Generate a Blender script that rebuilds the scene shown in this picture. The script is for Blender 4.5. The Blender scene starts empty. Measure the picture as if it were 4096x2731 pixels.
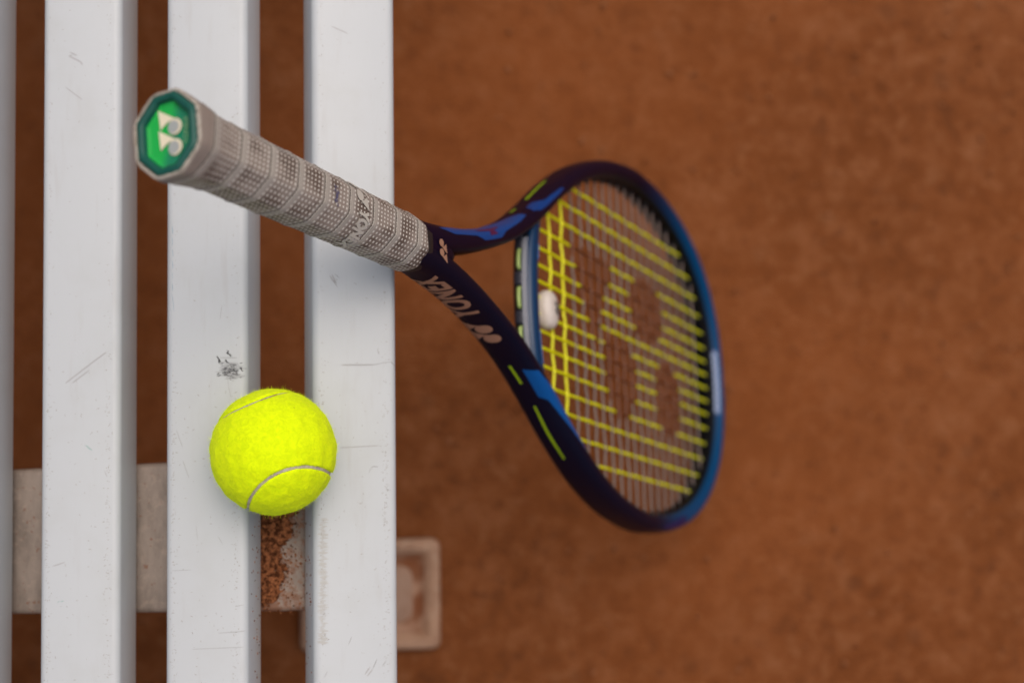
import bpy, bmesh, math, random
from mathutils import Vector, Matrix, noise
R=math.radians
sc=bpy.context.scene
COL=sc.collection
random.seed(7)
# ---------------------------------------------------------------- camera
HC=.876                                  # camera height above the seat top
cam_d=bpy.data.cameras.new('camera'); cam=bpy.data.objects.new('camera',cam_d); COL.objects.link(cam)
CR=Vector((.99032,-.010335,.138418)); CD=Vector((-.00229,-.998305,-.058157)); CF=Vector((.138785,.057277,-.988665))
CR.normalize(); CD=(CD-CR*CD.dot(CR)).normalized(); CF=CR.cross(CD)
M=Matrix((( CR.x,-CD.x,-CF.x,0),(CR.y,-CD.y,-CF.y,0),(CR.z,-CD.z,-CF.z,HC),(0,0,0,1)))
cam.matrix_world=M
cam_d.sensor_width=36; cam_d.lens=57.5; cam_d.clip_start=.01; cam_d.clip_end=200
cam_d.dof.use_dof=True; cam_d.dof.focus_distance=.82; cam_d.dof.aperture_fstop=4.7; cam_d.dof.aperture_blades=9
sc.camera=cam
# ---------------------------------------------------------------- light
sc.view_settings.view_transform='Standard'; sc.view_settings.look='None'; sc.view_settings.gamma=1
sc.view_settings.exposure=-.12
SUN_EL,SUN_AZ=R(72),R(8)               # azimuth: clockwise from +y
w=bpy.data.worlds.new('World'); sc.world=w; w.use_nodes=True
nt=w.node_tree; bg=nt.nodes['Background']
sky=nt.nodes.new('ShaderNodeTexSky'); sky.sky_type='NISHITA'; sky.sun_disc=False
sky.sun_elevation=SUN_EL; sky.sun_rotation=SUN_AZ; sky.dust_density=8; sky.air_density=.7; sky.ozone_density=.6
nt.links.new(sky.outputs[0],bg.inputs[0]); bg.inputs[1].default_value=.15
sd=bpy.data.lights.new('sun','SUN'); sd.energy=.50; sd.angle=R(100); sd.color=(1,.95,.86)
so=bpy.data.objects.new('sun',sd); COL.objects.link(so)
d=Vector((math.sin(SUN_AZ)*math.cos(SUN_EL),math.cos(SUN_AZ)*math.cos(SUN_EL),math.sin(SUN_EL)))
so.rotation_euler=d.to_track_quat('Z','Y').to_euler(); so.location=(0,0,2)

GZ=-.376                                 # clay level below the seat top
# ---------------------------------------------------------------- material helpers
def mat(name,color=(.5,.5,.5),rough=.5,metal=0,spec=.5,coat=0):
    m=bpy.data.materials.new(name); m.use_nodes=True
    b=m.node_tree.nodes['Principled BSDF']
    b.inputs['Base Color'].default_value=(*color,1); b.inputs['Roughness'].default_value=rough
    b.inputs['Metallic'].default_value=metal; b.inputs['Specular IOR Level'].default_value=spec
    b.inputs['Coat Weight'].default_value=coat; b.inputs['Coat Roughness'].default_value=.15
    return m,m.node_tree,b
class G:
    """small node-graph helper"""
    def __init__(s,nt): s.nt=nt
    def n(s,t,**k):
        o=s.nt.nodes.new(t)
        for a,v in k.items(): setattr(o,a,v)
        return o
    def put(s,sock,v):
        if hasattr(v,'is_output') or isinstance(v,bpy.types.NodeSocket): s.nt.links.new(v,sock)
        else: sock.default_value=v
    def math(s,op,a,b=0.,c=None,clamp=False):
        o=s.n('ShaderNodeMath',operation=op,use_clamp=clamp); s.put(o.inputs[0],a); s.put(o.inputs[1],b)
        if c is not None: s.put(o.inputs[2],c)
        return o.outputs[0]
    def noise(s,vec,scale,detail=3,rough=.5,dist=0):
        o=s.n('ShaderNodeTexNoise'); s.put(o.inputs['Vector'],vec); o.inputs['Scale'].default_value=scale
        o.inputs['Detail'].default_value=detail; o.inputs['Roughness'].default_value=rough; o.inputs['Distortion'].default_value=dist
        return o.outputs['Fac']
    def vor(s,vec,scale,feat='F1',out='Distance'):
        o=s.n('ShaderNodeTexVoronoi',feature=feat); s.put(o.inputs['Vector'],vec); o.inputs['Scale'].default_value=scale
        return o.outputs[out]
    def ss(s,x,a,b):
        o=s.n('ShaderNodeMapRange',interpolation_type='SMOOTHSTEP'); s.put(o.inputs[0],x)
        s.put(o.inputs[1],a); s.put(o.inputs[2],b); return o.outputs[0]
    def mix(s,f,a,b):
        o=s.n('ShaderNodeMix',data_type='RGBA'); s.put(o.inputs[0],f)
        s.put(o.inputs[6],a if not isinstance(a,tuple) else (*a,1)); s.put(o.inputs[7],b if not isinstance(b,tuple) else (*b,1))
        return o.outputs[2]
    def map(s,vec,scale=(1,1,1),loc=(0,0,0),rot=(0,0,0)):
        o=s.n('ShaderNodeMapping'); s.put(o.inputs[0],vec); o.inputs['Scale'].default_value=scale
        o.inputs['Location'].default_value=loc; o.inputs['Rotation'].default_value=rot; return o.outputs[0]
    def obj(s): return s.n('ShaderNodeTexCoord').outputs['Object']
    def geo(s): return s.n('ShaderNodeNewGeometry').outputs['Position']
    def bump(s,bsdf,h,strength=.3,dist=.001):
        o=s.n('ShaderNodeBump'); o.inputs['Strength'].default_value=strength; o.inputs['Distance'].default_value=dist
        s.put(o.inputs['Height'],h); s.put(bsdf.inputs['Normal'],o.outputs[0])
# ---------------------------------------------------------------- object helpers
def link(name,me,m=None,parent=None,smooth=True):
    o=bpy.data.objects.new(name,me); COL.objects.link(o)
    if m is not None: me.materials.append(m)
    if smooth: me.polygons.foreach_set('use_smooth',[True]*len(me.polygons))
    if parent is not None: o.parent=parent
    return o
def mesh(name,V,F):
    me=bpy.data.meshes.new(name); me.from_pydata([tuple(v) for v in V],[],F); me.update(); return me
def empty(name,mw,label,cat,group=None):
    o=bpy.data.objects.new(name,None); COL.objects.link(o); o.matrix_world=mw; o.empty_display_size=.02
    o['label']=label; o['category']=cat
    if group: o['group']=group
    return o
def sweep(pts,rings,closed=False,caps=True):
    """rings: list of rings (equal length) of 3-D points"""
    V=[];F=[];n=len(rings[0])
    for r in rings: V+=r
    m=len(rings)
    for i in range(m if closed else m-1):
        a=i*n;b=((i+1)%m)*n
        for k in range(n): F.append((a+k,a+(k+1)%n,b+(k+1)%n,b+k))
    if caps and not closed:
        F.append(tuple(range(n-1,-1,-1))); F.append(tuple(range((m-1)*n,m*n)))
    return V,F
def tube(P,r,n=8,caps=True):
    P=[Vector(p) for p in P]; rings=[]; up=None
    for i,p in enumerate(P):
        T=(P[min(i+1,len(P)-1)]-P[max(i-1,0)]).normalized()
        if up is None: up=T.orthogonal().normalized()
        up=(up-T*up.dot(T)).normalized(); q=T.cross(up)
        rr=r[i] if isinstance(r,(list,tuple)) else r
        rings.append([p+up*math.cos(2*math.pi*k/n)*rr+q*math.sin(2*math.pi*k/n)*rr for k in range(n)])
    return sweep(P,rings,caps=caps)
def fix(me):
    bm=bmesh.new(); bm.from_mesh(me); bmesh.ops.recalc_face_normals(bm,faces=bm.faces); bm.to_mesh(me); bm.free(); return me
def join(parts):
    V=[];F=[]
    for v,f in parts:
        o=len(V); V+=v; F+=[tuple(i+o for i in q) for q in f]
    return V,F
def rbox(sx,sy,sz,bev=.002,seg=3):
    bm=bmesh.new(); bmesh.ops.create_cube(bm,size=1)
    for v in bm.verts: v.co=Vector((v.co.x*sx,v.co.y*sy,v.co.z*sz))
    bmesh.ops.bevel(bm,geom=bm.edges[:],offset=bev,segments=seg,affect='EDGES',profile=.5)
    me=bpy.data.meshes.new('box'); bm.to_mesh(me); bm.free(); return me
def cut_grid(bm,step,axes=(0,1)):
    for ax in axes:
        lo=min(v.co[ax] for v in bm.verts); hi=max(v.co[ax] for v in bm.verts)
        x=lo+step
        while x<hi:
            co=Vector((0,0,0)); co[ax]=x; no=Vector((0,0,0)); no[ax]=1
            bmesh.ops.bisect_plane(bm,geom=bm.verts[:]+bm.edges[:]+bm.faces[:],plane_co=co,plane_no=no,dist=1e-7); x+=step
def text_bm(body,size=1.,offset=.0,shear=0.,sx=1.,space=1.):
    c=bpy.data.curves.new('lettering','FONT'); c.body=body; c.size=size; c.offset=offset; c.shear=shear; c.space_character=space
    c.resolution_u=4
    o=bpy.data.objects.new('tmp_text',c); COL.objects.link(o); bpy.context.view_layer.update()
    me=bpy.data.meshes.new_from_object(o.evaluated_get(bpy.context.evaluated_depsgraph_get()))
    bpy.data.objects.remove(o); bpy.data.curves.remove(c)
    bm=bmesh.new(); bm.from_mesh(me); bpy.data.meshes.remove(me)
    for v in bm.verts: v.co.x*=sx
    bmesh.ops.triangulate(bm,faces=bm.faces[:])
    return bm
def poly_bm(polys):
    bm=bmesh.new()
    for P in polys:
        f=bm.faces.new([bm.verts.new((x,y,0)) for x,y in P])
    bmesh.ops.triangulate(bm,faces=bm.faces[:]); return bm
def emblem_polys(k=1.,x0=0.,y0=0.):
    """two discs, each with a wedge that hugs it; unit width about 9.8"""
    tri=[];cir=[]
    for ox,oy in ((0,0),(-9.9,-.5)):
        cx,cy,r=2.3+ox,-2.8+oy,3.9
        cir.append([(x0+k*(cx+r*math.cos(a*R(15))),y0+k*(cy+r*math.sin(a*R(15)))) for a in range(24)])
        P=[(1.6+ox,5.2+oy),(11.5+ox,6.9+oy),(6.3+ox,-2.4+oy)]
        for j in range(1,6):               # hollow side round the disc
            t=j/6; P.append(((1-t)**2*(6.3+ox)+2*t*(1-t)*(4.9+ox)+t*t*(1.6+ox),(1-t)**2*(-2.4+oy)+2*t*(1-t)*(2.6+oy)+t*t*(5.2+oy)))
        tri.append([(x0+k*x,y0+k*y) for x,y in P])
    return tri,cir
def wrap(bm,fn,step,thick=None):
    cut_grid(bm,step)
    for v in bm.verts: v.co=Vector(fn(v.co.x,v.co.y))
    me=bpy.data.meshes.new('print'); bm.to_mesh(me); bm.free(); return me
def pip(x,y,P):
    c=False;j=len(P)-1
    for i in range(len(P)):
        if (P[i][1]>y)!=(P[j][1]>y) and x<(P[j][0]-P[i][0])*(y-P[i][1])/(P[j][1]-P[i][1])+P[i][0]: c=not c
        j=i
    return c
# ================================================================ clay ground
m,nt,b=mat('red_clay',rough=.95,spec=.15); g=G(nt); p=g.geo()
n1=g.noise(p,7,3,.5); n2=g.noise(p,42,4,.65); n3=g.noise(p,68,5,.68); n4=g.noise(p,2.2,2)
c=g.mix(g.ss(n1,.3,.7),(.155,.047,.0112),(.192,.062,.018))
c=g.mix(g.math('MULTIPLY',g.ss(n2,.42,.72),.6),c,(.235,.088,.033))
c=g.mix(g.math('MULTIPLY',g.ss(n2,.50,.30),.35),c,(.120,.038,.011))
c=g.mix(g.math('MULTIPLY',g.ss(n3,.50,.70),.50),c,(.255,.108,.046))
c=g.mix(g.math('MULTIPLY',g.ss(n3,.48,.30),.65),c,(.095,.031,.010))
c=g.mix(g.math('MULTIPLY',g.ss(g.vor(p,17),.16,.07),.30),c,(.085,.033,.013))
c=g.mix(g.math('MULTIPLY',g.ss(n4,.40,.65),.45),c,(.225,.066,.016))
g.put(b.inputs['Base Color'],c); g.bump(b,g.math('ADD',g.math('MULTIPLY',n3,.5),g.noise(p,400,3,.6)),.7,.004)
CLAY=m
V=[];F=[]
xs=[-40,-10,-3]+[-.9+.02*i for i in range(106)]+[3,10,40]; ys=[-40,-10,-3]+[-.8+.02*i for i in range(91)]+[3,10,40]
for y in ys:
    for x in xs:
        z=GZ
        near=abs(x-.15)<.9 and abs(y-.1)<.8
        if near and not(-.02<x<.15 and -.2<y<-.03): z+=.004*(noise.noise(Vector((x*14,y*14,0)))+.5*noise.noise(Vector((x*40,y*40,3))))-.002
        V.append((x,y,z))
nx=len(xs)
for j in range(len(ys)-1):
    for i in range(nx-1): F.append((j*nx+i,j*nx+i+1,(j+1)*nx+i+1,(j+1)*nx+i))
o=link('ground',mesh('ground',V,F),CLAY); o['kind']='structure'; o['label']='red clay court surface under the bench'
def lump(c,r,flat=.7,rnd=random):
    """small irregular clay crumb"""
    ph=(1+5**.5)/2
    pts=[(-1,ph,0),(1,ph,0),(-1,-ph,0),(1,-ph,0),(0,-1,ph),(0,1,ph),(0,-1,-ph),(0,1,-ph),(ph,0,-1),(ph,0,1),(-ph,0,-1),(-ph,0,1)]
    fs=[(0,11,5),(0,5,1),(0,1,7),(0,7,10),(0,10,11),(1,5,9),(5,11,4),(11,10,2),(10,7,6),(7,1,8),(3,9,4),(3,4,2),(3,2,6),(3,6,8),(3,8,9),(4,9,5),(2,4,11),(6,2,10),(8,6,7),(9,8,1)]
    a=rnd.random()*6.28; sx=rnd.uniform(.7,1.35); sy=rnd.uniform(.6,1.1); out=[]
    for x,y,z in pts:
        k=r/1.9*rnd.uniform(.75,1.2); x*=sx; y*=sy
        out.append((c[0]+k*(x*math.cos(a)-y*math.sin(a)),c[1]+k*(x*math.sin(a)+y*math.cos(a)),c[2]+k*z*flat))
    return out,fs
parts=[]
rn=random.Random(3)
for i in range(2600):
    x=rn.uniform(-.45,1.0); y=rn.uniform(-.45,.6); r=.0006+.0018*rn.random()**3
    if -.0<x<.13 and -.19<y<-.05: continue
    parts.append(lump((x,y,GZ+r*.25+.001),r,.6,rn))
m,nt,b=mat('clay_crumb_clay',rough=.95,spec=.15); g=G(nt)
c=g.mix(g.ss(g.noise(g.geo(),420,2),.35,.65),(.075,.024,.009),(.30,.115,.048)); g.put(b.inputs['Base Color'],c); CRUMB=m
m,nt,b=mat('court_grit',rough=.95,spec=.15); g=G(nt); g.put(b.inputs['Base Color'],g.mix(g.ss(g.noise(g.geo(),25,2),.35,.65),(.14,.045,.014),(.25,.10,.042))); GRIT=m
o=link('loose_clay_grit',mesh('grit',*join(parts)),GRIT,smooth=False); o['kind']='stuff'; o['label']='loose grains of red clay scattered over the court'
# ================================================================ bench
m,nt,b=mat('white_slat_paint',rough=.42,spec=.4); g=G(nt); p=g.geo()
base=(.505,.535,.545)
stretch=g.map(p,(1,.12,1)); fine=g.map(p,(1,.06,1))
c=g.mix(g.math('MULTIPLY',g.ss(g.noise(p,30,5,.6),.45,.75),.40),base,(.45,.47,.46))
c=g.mix(g.math('MULTIPLY',g.ss(g.noise(stretch,160,4,.6),.55,.8),.30),c,(.41,.405,.39))
# tiny dirt specks and short hairline scratches
c=g.mix(g.math('MULTIPLY',g.ss(g.noise(p,900,2,.5),.70,.80),.45),c,(.33,.29,.25))
ln=g.noise(g.map(p,(9,160,9)),14,2,.5,1.0); msk=g.ss(g.noise(p,45,3),.50,.62)
c=g.mix(g.math('MULTIPLY',g.math('MULTIPLY',g.ss(g.math('ABSOLUTE',g.math('SUBTRACT',ln,.5)),.012,.004),msk),.0),c,(.36,.31,.27))
sc2=g.noise(g.map(p,(60,60,60),rot=(0,0,.5)),1.1,2,.5,.6)
c=g.mix(g.math('MULTIPLY',g.math('MULTIPLY',g.ss(g.math('ABSOLUTE',g.math('SUBTRACT',sc2,.5)),.006,.002),g.ss(g.noise(p,22,2),.60,.66)),.14),c,(.38,.37,.37))
g.put(b.inputs['Base Color'],c)
g.put(b.inputs['Roughness'],g.math('ADD',.34,g.math('MULTIPLY',g.noise(p,40,3),.2)))
g.bump(b,g.noise(fine,700,3),.06,.0004)
WHITE=m
mg,nt,b=mat('dull_bar_metal',rough=.62,spec=.4,metal=.15); g=G(nt); p=g.geo()
c=g.mix(g.ss(g.noise(g.map(p,(1,.35,1)),70,5,.65),.3,.72),(.30,.25,.212),(.165,.135,.112))
c=g.mix(g.math('MULTIPLY',g.ss(g.noise(p,230,4,.6),.5,.72),.4),c,(.40,.32,.26))
c=g.mix(g.math('MULTIPLY',g.ss(g.noise(p,320,3,.6),.63,.70),.7),c,(.20,.075,.035))
sx_=g.n('ShaderNodeSeparateXYZ'); g.put(sx_.inputs[0],p)
film=g.ss(g.math('SUBTRACT',g.noise(p,170,5,.65),g.math('MULTIPLY',g.math('ADD',sx_.outputs[0],.021),9.)),.22,.42)
film=g.math('MULTIPLY',film,g.math('MULTIPLY',g.ss(sx_.outputs[0],-.030,-.024),g.ss(sx_.outputs[0],.026,.020)))
c=g.mix(g.math('MULTIPLY',film,.75),c,(.21,.088,.042))
near=g.math('MULTIPLY',g.ss(sx_.outputs[0],-.024,-.020),g.ss(g.noise(p,330,4,.6),.52,.60)); c=g.mix(g.math('MULTIPLY',near,.55),c,(.26,.13,.075))
g.put(b.inputs['Base Color'],c); g.bump(b,g.noise(p,500,3),.15,.0005); METAL=mg
BENCH=empty('bench',Matrix.Translation((-.05,.2,GZ)),'white slatted court bench that the tennis ball and racket rest on','bench')
BI=BENCH.matrix_world.inverted()
def inb(o): o.parent=BENCH; o.matrix_parent_inverse=Matrix(); return o
BENCH_OFF=Vector((-.05,.2,GZ))
def shift(me,off=BENCH_OFF):
    me.transform(Matrix.Translation(-off)); return me
SL_H=.032; Y0,Y1=-.62,1.0
def slat_profile(wd,h,r=.0042,n=5):
    P=[]
    for cx,cz,a0,rr in ((wd/2-r,-r,0,r),(-wd/2+r,-r,90,r),(-wd/2+.0015,-h+.0015,180,.0015),(wd/2-.0015,-h+.0015,270,.0015)):
        for k in range(n+1):
            a=R(a0+90*k/n); P.append((cx+rr*math.cos(a),cz+rr*math.sin(a)))
    return P
# (which top corner is known, its x, its z, width, roll)
SLATS=[(1,-.3560,-.052,.044,.12),(1,-.2890,-.043,.044,.14),(1,-.2225,-.034,.044,.15),(1,-.1525,-.026,.044,.17),(1,-.0860,-.0155,.0431,.20),(1,-.0188,0.,.0440,.215),(-1,.0160,0.,.0452,-.135)]  # first two slats are unseen, added to keep sky light from under the bench
SX=[]
for i,(sd_,x,z,wd,ro) in enumerate(SLATS):
    ca,sa=math.cos(ro),math.sin(ro)          # the top leans to -x for a positive roll
    cx=x-sd_*wd/2*ca; cz=z-sd_*wd/2*sa
    P=slat_profile(wd,SL_H); rings=[]
    ysl=[Y0,Y0+.001]+[Y0+.02+(Y1-Y0-.04)*k/40 for k in range(41)]+[Y1-.001,Y1]
    for q,y in enumerate(ysl):
        k=.97 if q in (0,len(ysl)-1) else 1
        rings.append([Vector((cx+ca*px*k-sa*pz, y, cz+sa*px*k+ca*pz)) for px,pz in P])
    me=fix(mesh('slat',*sweep(None,rings)))
    o=link('slat',shift(me),WHITE); inb(o); SX.append((o,cx,cz,ca,sa,wd))
    o['label']=['rearmost white slat out of the photo on the left','second rear white slat out of the photo on the left','narrow glimpse of white slat at the back of the bench','white slat cut off by the left edge of the photo','white slat left of the racket butt','scuffed white slat beneath the racket butt and left half of the ball','white front slat the racket neck leans on'][i]
def on_slat(i,x,y,off=.00012):
    """point on the top face of slat i above world x,y"""
    o,cx,cz,ca,sa,wd=SX[i]; u=(x-cx)/ca; u=max(-wd/2,min(wd/2,u)); z=0
    e=abs(u)-(wd/2-.0042)
    if e>0: z=-.0042+math.sqrt(max(0,.0042**2-e*e))
    return (cx+ca*u-sa*(z+off), y, cz+sa*u+ca*(z+off))
def pix(px,py,z=0):
    """where the camera ray through photo point (of 2352 x 1568) meets height z"""
    r=CR*((px-1176)/3757)+CD*((py-784)/3757)+CF; t=(z-HC)/r.z
    return r.x*t,r.y*t
def px_slat(i,px,py,off=.00012):
    z=SX[i][2]
    for _ in range(3):
        x,y=pix(px,py,z); z=on_slat(i,x,y)[2]
    return on_slat(i,x,y,off)
def ribbon(P,wd,side=None):
    V=[];F=[]
    for k,q in enumerate(P):
        a=Vector(P[max(k-1,0)]);b=Vector(P[min(k+1,len(P)-1)]); T=(b-a); T.z=0; T.normalize(); Nn=Vector((-T.y,T.x,0))
        ww=wd*(.25 if k in (0,len(P)-1) else 1)
        V+=[Vector(q)+Nn*ww/2,Vector(q)-Nn*ww/2]
        if k: F.append((2*k-2,2*k-1,2*k+1,2*k))
    return V,F
def marks(i,name,strokes,col,wd,label,rough=.7):
    parts=[]
    for st in strokes:
        pts=[]
        for (x0,y0),(x1,y1) in zip(st,st[1:]):
            n=max(2,int(math.dist((x0,y0),(x1,y1))/6))
            pts+=[(x0+(x1-x0)*k/n,y0+(y1-y0)*k/n) for k in range(n)]
        pts.append(st[-1]); parts.append(ribbon([px_slat(i,*q) for q in pts],wd*random.uniform(.6,1.3)))
    m_,_,b_=mat(name+'_ink',col,rough)
    me=mesh(name,*join(parts)); me.transform(Matrix.Translation(-BENCH_OFF)); o=link(name,me,m_,SX[i][0],False)
    o['label']=label; o['kind']='stuff'; return o
rr=random.Random(11)
def z4(x,y): return ((700+x/1.96)/1.7415,(1350+y/1.96)/1.7415)
sk=[]
for (a,b_) in [((330,140),(360,200)),((345,170),(350,205)),((400,120),(425,130)),((415,95),(412,130)),((430,130),(445,150)),((395,170),(412,195)),((425,210),(490,212)),((440,225),(480,222)),((370,250),(400,245)),((400,255),(480,235)),((420,265),(490,250)),((370,275),(410,268)),((380,290),(420,285)),((410,298),(455,300)),((330,300),(365,292)),((330,290),(350,280)),((440,280),(485,290)),((470,250),(490,290)),((515,230),(520,260)),((455,240),(460,270)),((400,230),(398,262)),((385,240),(410,230))]:
    for _ in range(4):
        j=lambda q:(q[0]+rr.uniform(-8,8),q[1]+rr.uniform(-7,7)); sk.append([z4(*j(a)),z4(*j(b_))])
for _ in range(90):
    cx_,cy_=rr.gauss(435,38),rr.gauss(262,24); a_=rr.gauss(-.15,.35); l_=rr.uniform(5,16); sk.append([z4(cx_-l_*math.cos(a_),cy_-l_*math.sin(a_)),z4(cx_+l_*math.cos(a_),cy_+l_*math.sin(a_))])
marks(5,'grey_smudge',[[z4(rr.gauss(430,45)-10,y_),z4(rr.gauss(430,45)+10,y_+rr.uniform(-3,3))] for y_ in [rr.gauss(255,32) for _ in range(70)]],(.38,.395,.40),.0006,'soft grey smudge round the black scuff')
marks(5,'hairline_scratch',[[z4(410,300),z4(420,380),z4(430,430),z4(438,470)]],(.33,.33,.33),.00022,'fine scratch running from the scuff to the ball')
marks(5,'black_scuff',sk,(.06,.062,.065),.00036,'patch of black scuff strokes above the ball')
marks(5,'blue_scratch',[[(396,520+q*26),(397+rr.uniform(-1,1),538+q*26)] for q in range(7)]+[[(398,690),(399,715)]],(.22,.33,.40),.00028,'thin broken blue line along the left edge')
marks(5,'grey_scratch',[[(540,1392),(560,1388)],[(530,1452),(574,1446)],[(500,1453),(560,1449)],[z4(10,720),z4(60,860)],[z4(60,960),z4(110,1100)],[(700-190,620+80),(505,735)],[(440,1490),(560,1485)],[(395,1310),(440,1308)],[(566,1376),(575,1373)],[(450,1205),(454,1240)],[(500,1230),(512,1250)],[(480,1010),(482,1060)]],(.37,.38,.38),.00026,'faint grey scratches')
marks(6,'dark_scratch',[[z4(1320,212),z4(1560,212),z4(1640,195),z4(1700,190),z4(1722,220),z4(1732,270)],[z4(1690,190),z4(1712,208)],[z4(1170,180),z4(1180,185)],[z4(1195,190),z4(1207,192)],[z4(1170,220),z4(1180,215)],[z4(1535,1016),z4(1560,1008),z4(1595,1012)],[z4(1520,1060),z4(1535,1018)],[(760,635),(775,660)],[(768,628),(781,640)],[(1352/1.0-590,1365-725),(772,650)],[(856,1535),(866,1512)],[(877,1530),(888,1515)],[(745,1555),(752,1540)],[(800,1480),(808,1460)],[z4(1650,1180),z4(1690,1200)]],(.27,.27,.27),.00026,'hairline dark scratches near the right edge')
marks(6,'grey_smear',[[(757,632),(768,650)],[(762,630),(773,652)],[z4(1590,100),z4(1600,130)],[z4(1290,862),z4(1600,845)],[z4(1300,215),z4(1560,213)],[(838,1548),(850,1530)],[(843,1552),(856,1536)],[(760,60),(800,78)]],(.40,.40,.40),.0006,'pale grey smears')
marks(6,'rust_stain',[[(736+rr.uniform(-8,4),y),(746+rr.uniform(-4,10),y+rr.uniform(-.5,.5))] for y in range(1190,1480,3)],(.455,.455,.43),.0007,'faint rusty stain along the left edge')
marks(4,'green_scuff',[[z,(z[0]+9,z[1]+4)] for z in ((195,1022),(199,1026),(203,1029))]+[[(131,1382),(138,1380)],[(139,1381),(147,1379)]],(.30,.44,.42),.0005,'small greenish paint scuffs')
marks(4,'grey_scratch',[[(157,128),(185,142),(190,150)],[(160,120),(178,128)],[(150,880),(215,830),(245,808)],[(165,880),(205,850)],[(240,1080),(246,1095)],[(120,1300),(150,1290)],[(150,200),(190,230)]],(.41,.415,.42),.0008,'soft grey streaks')
marks(3,'blue_scuff',[[(10,975),(16,1010)],[(18,1040),(20,1058)]],(.42,.47,.55),.0007,'pale blue scuff') if False else None
# dirt specks gathered along the slat edges
for i in (4,5,6):
    parts=[]; o_,cx,cz,ca,sa,wd=SX[i]; rq=random.Random(20+i)
    for k in range(420):
        y=rq.uniform(-.14,.24)
        if rq.random()<.55: y=rq.uniform(-.14,.03)
        e=rq.random()
        u=(-wd/2+.0045+rq.gauss(0,.0008)) if e<.35 else (wd/2-.0062+rq.gauss(0,.0011)) if e<.75 else rq.uniform(-wd/2+.004,wd/2-.005)
        a=rq.choice((0,0,math.pi/2))+rq.gauss(0,.3); L_=rq.uniform(.0003,.0016); x=cx+ca*u
        P=[on_slat(i,x+math.cos(a)*L_*j,y+math.sin(a)*L_*j,.00009) for j in (-.5,0,.5)]
        parts.append(ribbon(P,rq.uniform(.00012,.00032)))
    m_,_,_=mat('dirt',(.27,.24,.21),.8); me=mesh('dirt_specks',*join(parts)); me.transform(Matrix.Translation(-BENCH_OFF)); o=link('dirt_specks',me,m_,o_,False); o['kind']='stuff'
# cross bars, legs and foot plates
def bar_z(x): return -.0365+(.20*x if x<0 else -.13*x)+(.0 if x>-.09 else -.0)
def crossbar(yc,label=None):
    rings=[]
    xs_=[-.397+.012*k for k in range(38)]+[.055]
    for x in xs_:
        z=bar_z(x); yt=yc+.041+.035*(x+.07); yb=yc-.0412+.006*(x+.07)
        hw=(yt-yb)/2; cy=(yt+yb)/2; P=[]
        r=.0035
        for ax,az,a0 in ((hw-r,-r,0),(-hw+r,-r,90),(-hw+.002,-.022,180),(hw-.002,-.022,270)):
            for k in range(5):
                a=R(a0+22.5*k); q=r if a0<180 else .002; P.append(Vector((x,cy+ax+q*math.cos(a),z+az+q*math.sin(a))))
        rings.append(P)
    me=fix(mesh('crossbar',*sweep(None,rings))); o=inb(link('crossbar',shift(me),METAL))
    return o
# photo: bar edges at y -.0107 and -.0954 for x=-.07
cb=crossbar(-.0535*(HC+.04)/(HC+.025))
cb['label']='broad dusty metal crossbar under the slats, clay crumbs in its open gap'
crossbar(.70)
md,nt,b=mat('dusty_foot_plate',rough=.8); g=G(nt); p=g.geo()
c=g.mix(g.ss(g.noise(p,55,3,.6),.35,.65),(.36,.215,.135),(.29,.165,.10)); c=g.mix(g.math('MULTIPLY',g.ss(g.noise(p,160,3),.5,.7),.5),c,(.44,.31,.215))
g.put(b.inputs['Base Color'],c); DUST=md
m,nt,b=mat('clay_dust',rough=.95); g=G(nt); p=g.geo(); g.put(b.inputs['Base Color'],g.mix(g.ss(g.noise(p,38,3),.42,.60),(.17,.058,.020),(.32,.19,.125))); CLAYDUST=m
m,nt,b=mat('worn_pad',rough=.8); g=G(nt); p=g.geo(); g.put(b.inputs['Base Color'],g.mix(g.ss(g.noise(p,45,3),.35,.65),(.30,.19,.13),(.24,.13,.08))); PAD=m
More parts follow.
